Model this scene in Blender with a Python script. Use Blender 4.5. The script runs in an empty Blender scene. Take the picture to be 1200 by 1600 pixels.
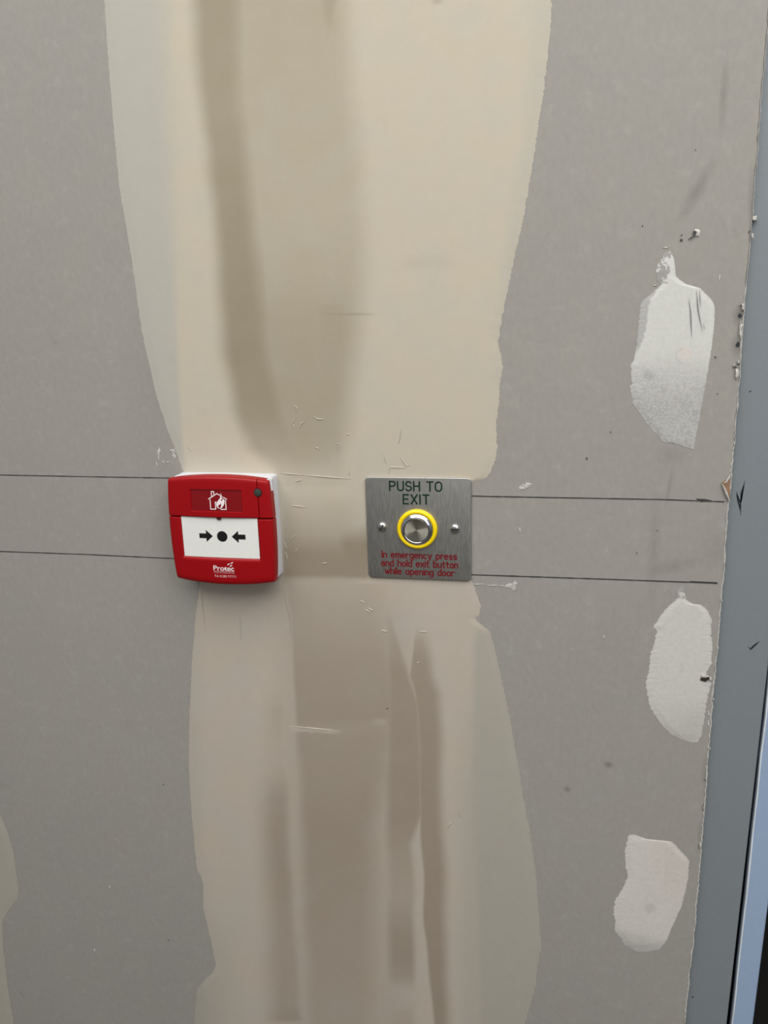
import bpy, bmesh, math, random
from mathutils import Vector, Matrix, noise
random.seed(4)
C = bpy.context.scene.collection
PI = math.pi
F = 1202.0                                   # focal length in pixels of the 1200x1600 frame

# ------------------------------------------------------------------ camera solve
def unit(v): return Vector(v).normalized()
Zc = -unit((158, 4610, F))                   # world up seen in camera axes (right, down, forward)
Xc = -unit((-6100, -104.3, F))               # world right
Yc = Zc.cross(Xc)                            # into the wall
def ray(px, py):
    v = Vector((px-600, py-800, F))
    return Vector((Xc.dot(v), Yc.dot(v), Zc.dot(v)))
_a = ray(571, 746); _b = ray(735.5, 748)
_w = (_b/_b.y - _a/_a.y).length
D = 0.086/_w + 0.0025                        # camera to wall distance from the 86 mm plate
CAM = Vector((0, -D, 1.45))
def W(px, py, w=0.0):
    """point at height w (m) in front of the wall plane seen at pixel"""
    r = ray(px, py); t = (D-w)/r.y
    return CAM + r*t
cam_data = bpy.data.cameras.new('camera'); cam = bpy.data.objects.new('camera', cam_data); C.objects.link(cam)
Mw = Matrix(((Xc.x, -Xc.y, -Xc.z), (Yc.x, -Yc.y, -Yc.z), (Zc.x, -Zc.y, -Zc.z)))
cam.matrix_world = Matrix.Translation(CAM) @ Mw.to_4x4()
cam_data.sensor_fit = 'VERTICAL'; cam_data.sensor_height = 24; cam_data.lens = 24*F/1600; cam_data.clip_start = .01
bpy.context.scene.camera = cam

# ------------------------------------------------------------------ materials
def lin(c):
    r = [((x/255)/12.92 if x/255 <= .04045 else ((x/255+.055)/1.055)**2.4) for x in c[:3]]
    return (*r, 1)
class NT:
    def __init__(s, name):
        s.m = bpy.data.materials.new(name); s.m.use_nodes = True; s.t = s.m.node_tree
        s.b = s.t.nodes['Principled BSDF']
    def n(s, typ, **k):
        nd = s.t.nodes.new(typ)
        for a, v in k.items():
            if a.startswith('_'): nd.inputs[a[1:].replace('_', ' ')].default_value = v
            else: setattr(nd, a, v)
        return nd
    def l(s, a, b): s.t.links.new(a, b)
    def mix(s, fac, a, b, mode='MIX'):
        m = s.n('ShaderNodeMix', data_type='RGBA', blend_type=mode)
        for sock, v in ((m.inputs[0], fac), (m.inputs[6], a), (m.inputs[7], b)):
            if hasattr(v, 'is_output'): s.l(v, sock)
            else: sock.default_value = v
        return m.outputs[2]
    def ramp(s, src, p0, p1, v0=0, v1=1):
        m = s.n('ShaderNodeMapRange'); m.inputs[1].default_value = p0; m.inputs[2].default_value = p1
        m.inputs[3].default_value = v0; m.inputs[4].default_value = v1; s.l(src, m.inputs[0]); return m.outputs[0]
    def noise(s, scale, detail=3, vec=None, rough=.5):
        t = s.n('ShaderNodeTexNoise'); t.inputs['Scale'].default_value = scale
        t.inputs['Detail'].default_value = detail; t.inputs['Roughness'].default_value = rough
        s.l(vec or s.pos(), t.inputs['Vector']); return t.outputs[0]
    def pos(s):
        if not hasattr(s, '_p'): s._p = s.n('ShaderNodeTexCoord').outputs['Object']
        return s._p
    def scaled(s, sc, loc=(0, 0, 0)):
        mp = s.n('ShaderNodeMapping'); mp.inputs['Scale'].default_value = sc; mp.inputs['Location'].default_value = loc
        s.l(s.pos(), mp.inputs[0]); return mp.outputs[0]
    def bump(s, h, strength, dist):
        b = s.n('ShaderNodeBump'); b.inputs['Strength'].default_value = strength; b.inputs['Distance'].default_value = dist
        s.l(h, b.inputs['Height']); s.l(b.outputs[0], s.b.inputs['Normal'])
def simple(name, col, rough=.5, metal=0, nscale=None, namp=.06, bump=0, spec=.5):
    t = NT(name); c = lin(col)
    t.b.inputs['Roughness'].default_value = rough; t.b.inputs['Metallic'].default_value = metal
    t.b.inputs['Specular IOR Level'].default_value = spec
    f = t.noise(nscale or 60, 3)
    dk = tuple(x*(1-namp) for x in c[:3])+(1,); lt = tuple(min(1, x*(1+namp)) for x in c[:3])+(1,)
    t.l(t.mix(t.ramp(f, .3, .7), dk, lt), t.b.inputs['Base Color'])
    if bump: t.bump(f, bump, .0002)
    return t.m

# plasterboard ivory/grey paper
def board_mat():
    t = NT('plasterboard_paper')
    base = lin((154, 150, 144))
    big = t.noise(3.5, 4); mid = t.noise(28, 5); fine = t.noise(900, 2, rough=.7)
    fib = t.noise(260, 3, t.scaled((1, 1, .6)))
    c = t.mix(t.ramp(big, .3, .7), tuple(x*.97 for x in base[:3])+(1,), tuple(x*1.03 for x in base[:3])+(1,))
    c = t.mix(t.ramp(mid, .35, .75, 0, .35), c, (base[0]*1.05, base[1]*1.03, base[2]*.97, 1))
    g = t.ramp(fib, .25, .75, .955, 1.045); g2 = t.ramp(fine, .2, .8, .96, 1.04)
    mm = t.n('ShaderNodeMath', operation='MULTIPLY'); t.l(g, mm.inputs[0]); t.l(g2, mm.inputs[1])
    gc = t.n('ShaderNodeCombineColor'); [t.l(mm.outputs[0], gc.inputs[i]) for i in range(3)]
    c = t.mix(1.0, c, gc.outputs[0], 'MULTIPLY')
    # pale grey mottle of dried splashes
    sp = t.ramp(t.noise(75, 6, rough=.7), .54, .72, 0, .26)
    c = t.mix(sp, c, lin((178, 178, 172)))
    sp2 = t.ramp(t.noise(48, 5, t.scaled((1, 1, .7), (3, 1, 2)), rough=.6), .66, .8, 0, .35)
    c = t.mix(sp2, c, lin((118, 114, 108)))
    # hand smudges with a place of their own
    for (px, py, rx, rz, tilt, a) in ((1088, 300, .0028, .013, -.5, .28), (1131, 147, .0018, .014, 0, .25), (1130, 860, .012, .012, 0, .10),
                                (1022, 860, .003, .03, .02, .14), (1052, 885, .012, .0035, .3, .2), (1045, 765, .001, .01, -.1, .22),
                                (1157, 493, .003, .005, 0, .55), (1154, 540, .003, .005, 0, .5), (1048, 712, .006, .005, 0, .14),
                                (951, 1195, .0025, .002, 0, .5), (886, 1233, .002, .002, 0, .45), (260, 640, .02, .05, .1, .08),
                                (1104, 1215, .0025, .012, .08, .3), (1096, 1310, .002, .01, .08, .3), (1175, 325, .0016, .016, .08, .3)):
        p = W(px, py)
        mp = t.n('ShaderNodeMapping'); mp.vector_type = 'TEXTURE'
        mp.inputs['Location'].default_value = (p.x, 0, p.z); mp.inputs['Rotation'].default_value = (0, -tilt, 0)
        mp.inputs['Scale'].default_value = (rx, 1, rz)
        t.l(t.pos(), mp.inputs[0])
        ln = t.n('ShaderNodeVectorMath', operation='LENGTH'); t.l(mp.outputs[0], ln.inputs[0])
        c = t.mix(t.ramp(ln.outputs['Value'], 0, 2.1, a, 0), c, lin((70, 66, 60)))
    t.l(c, t.b.inputs['Base Color'])
    t.b.inputs['Roughness'].default_value = .92; t.b.inputs['Specular IOR Level'].default_value = .2
    t.bump(fib, .12, .0003)
    return t.m
def attr_mat(name, rough=.85, amp=.03, nscale=120, spec=.25):
    t = NT(name)
    a = t.n('ShaderNodeAttribute'); a.attribute_name = 'coat'
    n1 = t.noise(nscale, 4); n2 = t.noise(700, 2)
    mm = t.n('ShaderNodeMath', operation='MULTIPLY')
    t.l(t.ramp(n1, .3, .7, 1-amp, 1+amp), mm.inputs[0]); t.l(t.ramp(n2, .3, .7, 1-amp*.8, 1+amp*.8), mm.inputs[1])
    gc = t.n('ShaderNodeCombineColor'); [t.l(mm.outputs[0], gc.inputs[i]) for i in range(3)]
    t.l(t.mix(1.0, a.outputs['Color'], gc.outputs[0], 'MULTIPLY'), t.b.inputs['Base Color'])
    t.b.inputs['Roughness'].default_value = rough; t.b.inputs['Specular IOR Level'].default_value = spec
    t.bump(t.noise(60, 3, t.scaled((3, 1, .35))), .06, .0006)
    return t.m
BOARD_COL = lin((152, 149, 145))
M = {}
M['board'] = board_mat()
M['coat'] = attr_mat('joint_compound', amp=.014, nscale=90)
M['filler'] = attr_mat('white_filler', amp=.035, nscale=260)
M['gypsum'] = simple('torn_gypsum_edge', (188, 185, 178), .9, nscale=300, namp=.14, bump=.4, spec=.2)
M['core'] = simple('gypsum_core', (165, 158, 150), .95, nscale=200, namp=.1)
M['kraft'] = simple('brown_paper_core', (140, 108, 82), .9, nscale=300, namp=.15)
M['pencil'] = simple('graphite', (62, 60, 58), .6, nscale=900, namp=.35)
M['scratch'] = simple('pencil_scratch', (118, 118, 114), .7, nscale=900, namp=.3)
M['marker'] = simple('black_marker', (38, 42, 46), .5, nscale=600, namp=.3)
M['hole'] = simple('screw_hole_brown', (58, 44, 36), .9)
M['red'] = simple('red_plastic', (152, 3, 12), .42, nscale=500, namp=.03, bump=.06, spec=.32)
M['darkred'] = simple('dark_red_panel', (128, 3, 13), .4, nscale=300, namp=.05)
M['seam'] = simple('dark_red_seam', (66, 6, 12), .6)
M['whitebox'] = simple('white_plastic', (208, 209, 214), .4, nscale=300, namp=.02)
M['whiteel'] = simple('white_element', (232, 232, 226), .35, nscale=300, namp=.015)
M['black'] = simple('black_print', (14, 14, 15), .5)
M['led'] = simple('dark_green_lens', (62, 66, 60), .15, nscale=400, namp=.1)
M['print'] = simple('white_print', (240, 228, 228), .5)
M['printpink'] = simple('pale_print', (226, 178, 180), .5)
M['green'] = simple('dark_green_paint', (2, 42, 28), .5)
M['redpaint'] = simple('dark_red_paint', (112, 6, 16), .5)
M['yellow'] = simple('yellow_plastic', (252, 218, 0), .35, nscale=200, namp=.02)
M['gap'] = simple('black_rubber', (5, 5, 6), 1, spec=.05)
M['frame'] = simple('blue_grey_painted_steel', (126, 132, 136), .42, nscale=240, namp=.02, bump=.08)
M['leaf'] = simple('pale_blue_painted_steel', (152, 172, 198), .38, nscale=240, namp=.02, bump=.05)
M['edgewhite'] = simple('pale_edge_highlight', (214, 220, 226), .5)  # pale colour standing in for the highlight on the leaf edge
M['floor'] = simple('screed', (92, 86, 78), .85, nscale=20, namp=.08)
M['chrome'] = simple('zinc_screw', (205, 205, 205), .22, 1, nscale=300, namp=.03)
M['slot'] = simple('dark_slot', (34, 34, 36), .6, .6)
def steel(name, col, rough, aniso=0, radial=False, sc=(1, 1, 1), nsc=300, amp=.05, bumpamt=.03):
    t = NT(name); c = lin(col)
    t.b.inputs['Metallic'].default_value = 1
    f = t.noise(nsc, 4, t.scaled(sc))
    t.l(t.mix(t.ramp(f, .3, .7), tuple(x*(1-amp) for x in c[:3])+(1,), tuple(x*(1+amp) for x in c[:3])+(1,)), t.b.inputs['Base Color'])
    t.l(t.ramp(f, .3, .7, rough*.9, rough*1.1), t.b.inputs['Roughness'])
    if aniso:
        t.b.inputs['Anisotropic'].default_value = aniso
        tg = t.n('ShaderNodeTangent', direction_type='RADIAL', axis='Y'); t.l(tg.outputs[0], t.b.inputs['Tangent'])
    if bumpamt: t.bump(f, bumpamt, .0002)
    return t.m
M['steel'] = steel('brushed_steel', (180, 179, 174), .5, sc=(1, 1, .1), nsc=1400, amp=.025, bumpamt=.012)
M['button'] = steel('spun_steel', (206, 202, 186), .34, aniso=.97, bumpamt=0)
M['bezel'] = steel('polished_steel', (200, 200, 204), .14, bumpamt=0, amp=.02)

# ------------------------------------------------------------------ mesh helpers
def mesh_obj(name, V, Fc, mat, parent=None, smooth=False, mi=None):
    me = bpy.data.meshes.new(name); me.from_pydata([tuple(v) for v in V], [], Fc); me.validate(); me.update()
    mats = mat if isinstance(mat, (list, tuple)) else [mat]
    for m in mats: me.materials.append(m)
    if mi: me.polygons.foreach_set('material_index', mi)
    if smooth: me.polygons.foreach_set('use_smooth', [True]*len(me.polygons))
    o = bpy.data.objects.new(name, me); C.objects.link(o)
    if parent: o.parent = parent
    return o
def empty(name, loc, rot=(0, 0, 0)):
    o = bpy.data.objects.new(name, None); C.objects.link(o); o.location = loc; o.rotation_euler = rot
    o.empty_display_size = .02; return o
def interp(pts, y):
    if y <= pts[0][0]: return pts[0][1]
    for (a, b), (c, d) in zip(pts, pts[1:]):
        if y <= c: return b+(d-b)*(y-a)/(c-a) if c > a else d
    return pts[-1][1]
def sm(e0, e1, x):
    t = max(0., min(1., (x-e0)/(e1-e0))); return t*t*(3-2*t)
def nz(x, y, s=1.0, k=0): return noise.noise(Vector((x*s, y*s, k*7.3+.5)))
class MB:
    def __init__(s): s.V = []; s.F = []
    def poly(s, pts):
        i = len(s.V); s.V += [Vector(p) for p in pts]; s.F.append(list(range(i, i+len(pts))))
    def slab(s, front, back):
        """closed prism between two matching outlines"""
        n = len(front); i = len(s.V); s.V += [Vector(p) for p in front]+[Vector(p) for p in back]
        s.F.append(list(range(i, i+n))); s.F.append([i+n+k for k in range(n)][::-1])
        for k in range(n):
            j = (k+1) % n; s.F.append([i+k, i+n+k, i+n+j, i+j])
    def box(s, x0, x1, y0, y1, z0, z1):
        s.slab([(x0, y0, z0), (x1, y0, z0), (x1, y0, z1), (x0, y0, z1)], [(x0, y1, z0), (x1, y1, z0), (x1, y1, z1), (x0, y1, z1)])
    def lathe(s, prof, cx=0, cz=0, n=64):
        """prof: (radius, w) from outside to centre, axis along the wall normal; w is height off the wall"""
        i = len(s.V)
        for r, w in prof:
            for k in range(n):
                a = 2*PI*k/n; s.V.append(Vector((cx+r*math.cos(a), -w, cz+r*math.sin(a))))
        for p in range(len(prof)-1):
            for k in range(n):
                j = (k+1) % n; s.F.append([i+p*n+k, i+p*n+j, i+(p+1)*n+j, i+(p+1)*n+k])
        if prof[-1][0] > 0: s.F.append([i+(len(prof)-1)*n+k for k in range(n)])
    def build(s, name, mat, parent=None, smooth=False): 
        o = mesh_obj(name, s.V, s.F, mat, parent, smooth)
        bm = bmesh.new(); bm.from_mesh(o.data); bmesh.ops.recalc_face_normals(bm, faces=bm.faces); bm.to_mesh(o.data); bm.free()
        return o
def autosmooth(o, ang=35):
    me = o.data; me.polygons.foreach_set('use_smooth', [True]*len(me.polygons))
    bm = bmesh.new(); bm.from_mesh(me)
    for e in bm.edges:
        if len(e.link_faces) == 2 and e.calc_face_angle(0) > math.radians(ang): e.smooth = False
    bm.to_mesh(me); bm.free(); return o

# ------------------------------------------------------------------ floor and wall board
o = MB(); o.box(-2.2, 1.8, -2.6, .3, -.05, 0); fl = o.build('floor', M['floor']); fl['kind'] = 'structure'
EDGE = [(0, 1203), (50, 1199), (125, 1192.5), (187, 1187), (262, 1181), (337, 1175.5), (362, 1174), (475, 1163), (562, 1157), (600, 1154.5), (700, 1147),
        (737, 1144), (798, 1138), (907, 1130), (1032, 1119.5), (1157, 1109), (1217, 1105), (1275, 1100.5), (1350, 1093.5), (1450, 1086), (1500, 1080.5), (1600, 1070)]
WALL_TOP, WALL_LEFT, BT = 2.6, -1.6, .0125
rows = [(0., None)]
pts = []
ys = [1600-2*i for i in range(801)]
for y in ys:
    p = W(interp(EDGE, y)+1.6*nz(y, 0, .05)+1.0*nz(y, 3, .25), y); pts.append((p.z, p.x))
xlow = pts[0][1]; xtop = pts[-1][1]
pts = [(0, xlow)]+pts+[(WALL_TOP, xtop)]
V = []; Fc = []; mi = []
for z, x in pts: V += [(WALL_LEFT, 0, z), (x-.0006, 0, z), (x, .0006, z), (x, BT, z), (WALL_LEFT, BT, z)]
for i in range(len(pts)-1):
    a = i*5; b = a+5
    for k in range(5):
        j = (k+1) % 5; Fc.append([a+k, a+j, b+j, b+k]); mi.append(1 if k in (1, 2) else 0)
Fc.append([0, 4, 3, 2, 1]); mi.append(0); Fc.append([len(V)-5+k for k in range(5)]); mi.append(0)
wall = mesh_obj('wall_back', V, Fc, [M['board'], M['core']], mi=mi); wall['kind'] = 'structure'
wall['label'] = 'unpainted grey plasterboard wall with pencil lines and filler'

# ------------------------------------------------------------------ row strips of compound
def strip(name, y0, y1, dy, L, R, cols, colf, mat, h=.0004, jag=(1.2, 1.2), parent=wall, seed=0, label=None, feather=.06, jscale=.3):
    V = []; col = []; Fc = []; n = 0
    y = y0; ysr = []
    while y < y1: ysr.append(y); y += dy
    ysr.append(y1)
    for r, y in enumerate(ysr):
        l = interp(L, y)+jag[0]*(nz(y, 1, jscale, seed)+.5*nz(y, 1, jscale*3, seed)); rr = interp(R, y)+jag[1]*(nz(y, 2, jscale, seed)+.5*nz(y, 2, jscale*3, seed))
        if rr < l+.5: rr = l+.5
        for c in range(cols+1):
            s = c/cols; x = l+(rr-l)*s
            e = min(s, 1-s, )*(rr-l); ey = min(y-y0, y1-y)
            w = .00012+h*sm(0, 14, min(e, ey if y0 > 1 and y1 < 1599 else e))
            V.append(W(x, y, w)); col.append(colf(x, y, e))
    nc = cols+1
    for r in range(len(ysr)-1):
        for c in range(cols): Fc.append([r*nc+c, r*nc+c+1, (r+1)*nc+c+1, (r+1)*nc+c][::-1])
    o = mesh_obj(name, V, Fc, mat, parent, True)
    at = o.data.color_attributes.new('coat', 'FLOAT_COLOR', 'POINT')
    at.data.foreach_set('color', [q for cc in col for q in (cc[0], cc[1], cc[2], 1)])
    if label: o['label'] = label
    return o
def cmix(a, b, t): return tuple(a[i]+(b[i]-a[i])*t for i in range(3))

CREAM = lin((190, 182, 166)); CREAML = lin((184, 175, 163)); DAMP = lin((144, 133, 111)); DAMPL = lin((150, 137, 121)); THIN = lin((177, 174, 164)); OLIVE = lin((168, 163, 151))
def band(x, y, Lp, Rp, sl, sr, Ip):
    i = interp(Ip, y)
    if i <= 0: return 0
    l = interp(Lp, y); r = interp(Rp, y)
    return i*sm(l-sl/2, l+sl/2, x)*(1-sm(r-sr/2, r+sr/2, x))
def stain_up(x, y):
    x += 5*nz(x, y, .012, 1)
    s = 0
    Lp = [(0, 302), (130, 310), (280, 328), (400, 340), (550, 350), (640, 366), (700, 392), (735, 430)]
    s = max(s, band(x, y, Lp, [(0, 382), (130, 386), (300, 398), (450, 420), (560, 432), (650, 452), (735, 500)], 34, 62, [(0, .8), (150, .72), (420, .85), (560, .9), (650, .8), (700, .6), (742, .12)]))
    s = max(s, band(x, y, Lp, [(0, 540), (150, 550), (300, 566), (420, 568), (560, 556), (740, 530)], 34, 55, [(0, .46), (200, .38), (330, .34), (430, .42), (500, .58), (600, .62), (680, .6), (715, .45), (746, .05)]))
    s = max(s, band(x, y, [(0, 490), (100, 500), (430, 480), (740, 470)], [(0, 528), (100, 520), (430, 546), (740, 536)], 60, 26, [(0, .68), (70, .5), (130, 0), (420, 0), (480, .62), (580, .62), (700, .5), (740, .1)]))
    s = max(s, .45*band(x, y, [(0, 676)], [(0, 690)], 14, 14, [(0, 1), (3, 1), (9, 0)]))
    s = max(s, .14*band(x, y, [(0, 640)], [(0, 700)], 30, 40, [(395, 0), (412, 1), (425, 0)]))
    return s
def stain_mid(x, y):
    s = band(x, y, [(0, 442)], [(0, 562)], 10, 50, [(770, 0), (835, .5), (865, .95), (898, 1), (905, .45), (912, .3)])
    return max(s, band(x, y, [(0, 520)], [(0, 575)], 50, 10, [(810, 0), (850, 1), (900, 1), (908, .1)]))
def stain_lo(x, y):
    x += 3*nz(x, y, .015, 2)
    s = 0
    lo = [(915, 450), (1000, 455), (1140, 462), (1300, 468), (1600, 478)]
    s = max(s, band(x, y, lo, [(915, 600), (1100, 640), (1140, 630), (1300, 592), (1600, 596)], 12 if y < 1145 else interp([(1145, 14), (1200, 34), (1600, 44)], y), 80, [(905, .32), (960, .5), (1040, .72), (1120, .78), (1138, .66), (1150, .72), (1300, .84), (1450, .7), (1600, .52)]))
    s = max(s, band(x, y, [(935, 600), (1000, 600), (1600, 604)], [(935, 606), (1000, 622), (1060, 640), (1100, 656), (1270, 660), (1320, 644), (1400, 648), (1560, 648)], 30, 14,
                    [(935, 0), (960, .5), (1050, .85), (1280, .9), (1340, .66), (1400, .5), (1460, .82), (1500, .85), (1525, .7), (1552, .12), (1570, .18), (1582, .35), (1600, .4)]))
    s = max(s, band(x, y, [(990, 648), (1020, 644), (1055, 640), (1085, 650), (1110, 654), (1300, 658), (1450, 664), (1600, 678)],
                    [(975, 662), (1000, 668), (1055, 676), (1085, 688), (1200, 690), (1300, 692), (1450, 697), (1600, 700)], 5, 24,
                    [(975, 0), (1000, .55), (1030, .85), (1150, .92), (1600, .9)]))
    s = max(s, .72*band(x, y, [(1085, 630)], [(1085, 670)], 14, 14, [(1080, 0), (1100, .9), (1200, 1), (1270, .6), (1310, 0)]))
    s = max(s, band(x, y, [(1060, 432), (1140, 420), (1250, 412), (1600, 424)], [(1060, 440), (1140, 448), (1250, 452), (1400, 458), (1600, 474)], 46, 24,
                    [(1060, 0), (1110, .42), (1160, .2), (1200, .25), (1250, .72), (1350, .8), (1470, .62), (1570, .6), (1592, .75), (1600, .2)]))
    s = max(s, .3*band(x, y, [(915, 440)], [(915, 640)], 60, 60, [(915, .3), (1000, 1), (1600, 1)]))
    return s
INL = [(0, 258), (150, 264), (300, 270), (500, 275), (640, 282), (740, 288)]
INR = [(0, 832), (200, 818), (400, 786), (560, 770), (740, 768)]
INR2 = [(915, 742), (985, 742), (1200, 738), (1400, 745), (1600, 752)]
def col_main(x, y, e):
    n = nz(x, y, .02, 5)
    up = 1-sm(740, 960, y)
    base = cmix(CREAML, CREAM, up)
    base = cmix(base, (base[0]*1.03, base[1]*1.0, base[2]*.96), .5+n)
    if y < 760:
        ss = interp([(0, 26), (300, 20), (520, 6), (740, 3)], y); t = 1-sm(-ss, ss, x-interp(INL, y)); base = cmix(base, THIN, t*.9)
        t = sm(-14, 14, x-interp(INR, y)); base = cmix(base, THIN, t*.42*(1-sm(500, 700, y)))
        s = stain_up(x, y)
    elif y < 912: s = stain_mid(x, y)
    else:
        s = stain_lo(x, y)
        t = sm(-9, 9, x-interp(INR2, y)); base = cmix(base, OLIVE, t*.85*sm(960, 1000, y))
        base = cmix(base, OLIVE, .55*sm(702, 735, x)*sm(990, 1300, y))
        base = cmix(base, OLIVE, .8*(1-sm(315, 395, x))*sm(1380, 1540, y)+.35*(1-sm(300, 330, x)))
        # pale smear on the trowel ridge, its highlight put into the colour
        base = cmix(base, lin((205, 196, 182)), .35*sm(448, 425, x)*0)
        r = 1-sm(1.5, 5+2*nz(x, 0, .1, 4), abs(y-(1140+.06*(x-470))))
        s -= .55*r*(sm(448, 470, x)*(1-sm(515, 540, x)))
        s -= .25*(1-sm(2, 9, abs(y-1128)))*(sm(575, 590, x)*(1-sm(600, 608, x)))
    s = max(0, min(1, s+.05*n*(s > .05)))
    dm = cmix(DAMPL, DAMP, up)
    c = cmix(base, dm, s)
    if y < 760:   # thin trowel line
        s2 = (1-sm(0, 1.6, abs(y-(489+.02*(x-470)))))*sm(465, 510, x)*(1-sm(560, 600, x)); c = cmix(c, lin((130, 122, 104)), .45*s2)
    return c
LM = [(0, 163), (60, 167), (130, 172), (215, 179), (290, 186), (400, 205), (520, 222), (620, 245), (670, 261), (705, 275), (738, 287), (760, 300), (912, 313), (960, 306), (1030, 300), (1120, 296), (1200, 295),
      (1280, 300), (1330, 305), (1360, 308), (1368, 314), (1385, 318), (1420, 318), (1470, 330), (1508, 337), (1520, 332), (1530, 321), (1545, 308), (1600, 303)]
RM = [(0, 862), (50, 860), (140, 850), (240, 835), (330, 820), (420, 800), (500, 784), (535, 778), (552, 783), (572, 786), (600, 781), (630, 780), (660, 775), (700, 777), (718, 774), (735, 768), (748, 760), (752, 740), (758, 722),
      (900, 722), (908, 738), (930, 746), (945, 751), (960, 750), (966, 741), (972, 748), (985, 765), (1020, 775), (1090, 790), (1150, 802), (1230, 815), (1300, 828), (1370, 838), (1430, 842), (1480, 846), (1510, 839), (1540, 838), (1570, 828), (1600, 821)]
jc = strip('joint_compound', -40, 1640, 3, [(-40, 161)]+LM, [(-40, 864)]+RM, 230, col_main, M['coat'], seed=1, label='wide cream joint compound strip with brown damp streaks', jag=(1.2, 2.2))
# left hand strip of compound at the picture edge
strip('joint_compound', 1262, 1640, 3, [(1262, -60), (1600, -60)], [(1262, -8), (1272, 0), (1300, 12), (1330, 21), (1360, 25), (1390, 29), (1406, 27), (1418, 16), (1432, 7), (1440, 3), (1480, 5), (1540, 12), (1600, 22)], 30,
      lambda x, y, e: OLIVE[:3] if nz(x, y, .05) > 9 else cmix(OLIVE, CREAML, .15+.2*nz(x, y, .03)), M['coat'], seed=9, jag=(0, 1.2), label='olive grey compound strip low on the left')

# ---- white filler patches
WHITE = lin((204, 203, 197))
def patch_col(kind):
    def f(x, y, e):
        n = nz(x, y, .12, kind)*.5+nz(x, y, .4, kind)*.35+nz(x, y, .05, kind)*.4
        c = WHITE
        if kind == 11:
            g = nz(x, y, .9, 3)*.6+nz(x, y, .35, 4)*.8+n*.6; cov = 1-.56*sm(535, 640, y+14*nz(x, y, .03)) - .42*sm(540, 610, y)*max(-.25, g+.1)
            cov *= 1-.58*(1-sm(540, 556, y))*(1-sm(-1, 1, x-interp([(455, 1024), (480, 1012), (500, 1012), (530, 1005), (545, 998), (560, 990)], y)-2.5*nz(y, 0, .25)))
            if y < 442 and n < .05-.5*sm(1038, 1052, x)+.25*(y < 405): cov *= .12
            d = math.hypot((x-1013)/9, (y-588)/9); cov -= .3*(1-sm(.3, 1.3, d+.5*n))
            c = cmix(c, lin((216, 200, 192)), .5*(1-sm(9, 12, math.hypot(x-1070, y-552))))
            cov -= .16*(1-sm(0, 3, abs(math.hypot(x-1067, y-556)-11)))*(x < 1068)
        elif kind == 12:
            cov = .97-.3*sm(1075, 1150, y+10*nz(x, y, .03)+.15*(x-1050))-.12*sm(1080, 1140, y)*max(0, n)
            if y < 936 and n < .05+.25*(y < 925): cov *= .15
            cov -= .25*(1-sm(0, 2, abs(math.hypot(x-1063, y-1044)-5)))*(x > 1062)
            c = cmix(c, lin((196, 190, 180)), .35)
        else:
            cov = .86-.45*sm(1448, 1484, y-.25*(x-1000)+6*n)*1
            c = cmix(lin((212, 208, 200)), lin((208, 194, 186)), .5*sm(990, 1060, x+14*nz(x, y, .04))*(1-sm(1370, 1440, y)))
            d = math.hypot((x-1016)/7, (y-1419)/6); cov -= .22*(1-sm(.4, 1.2, abs(d-.4)))
        cov += .05*n - .25*(1-sm(0, 1.6, e))
        return cmix(BOARD_COL, c, max(0, min(1, cov)))
    return f
P1L = [(393, 1040), (397, 1036), (415, 1027), (432, 1025), (441, 1028), (443, 1035), (457, 1020), (466, 1008), (472, 1002), (490, 999), (535, 995), (562, 991), (570, 986), (600, 987), (604, 984), (632, 990), (662, 1010), (690, 1035), (697, 1064), (702, 1083)]
P1R = [(393, 1048), (400, 1052), (415, 1055), (432, 1056), (444, 1072), (450, 1094), (466, 1110), (478, 1117), (510, 1116), (558, 1110), (607, 1102), (645, 1095), (685, 1087), (702, 1085)]
P2L = [(917, 1063), (920, 1058), (938, 1056), (948, 1044), (959, 1034), (979, 1021), (986, 1026), (1001, 1023), (1020, 1017), (1046, 1014), (1067, 1009), (1107, 1016), (1129, 1031), (1148, 1050), (1157, 1069), (1160, 1082)]
P2R = [(917, 1069), (925, 1071), (936, 1071), (944, 1084), (943.5, 1095), (954, 1106), (967, 1112), (989, 1111), (1010, 1113), (1037, 1112), (1051, 1103), (1058, 1112), (1070, 1111), (1104, 1103), (1148, 1097), (1160, 1090)]
P3L = [(1304, 985), (1308, 981), (1325, 977), (1347, 977), (1370, 980), (1385, 975), (1405, 961), (1425, 959), (1457, 962), (1477, 977), (1487, 995)]
P3R = [(1304, 993), (1308, 1003), (1311, 1010), (1315, 1050), (1327, 1062), (1344, 1077), (1375, 1075), (1417, 1065), (1437, 1055), (1450, 1050), (1472, 1040), (1484, 1030), (1487, 1012)]
fp1 = strip('filler_patch', 393, 702, 1, P1L, P1R, 90, patch_col(11), M['filler'], h=.0004, jag=(2.2, 1.0), seed=11, label='largest white filler patch with scratched top and brushed tail')
fp2 = strip('filler_patch', 917, 1160, 1, P2L, P2R, 80, patch_col(12), M['filler'], h=.0004, jag=(2.4, 2.0), seed=12, label='middle white filler patch with a torn screw hole')
fp3 = strip('filler_patch', 1304, 1487, 1, P3L, P3R, 80, patch_col(13), M['filler'], h=.0004, jag=(2.4, 1.2), seed=13, label='lowest white filler patch with pinkish face')

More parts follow.
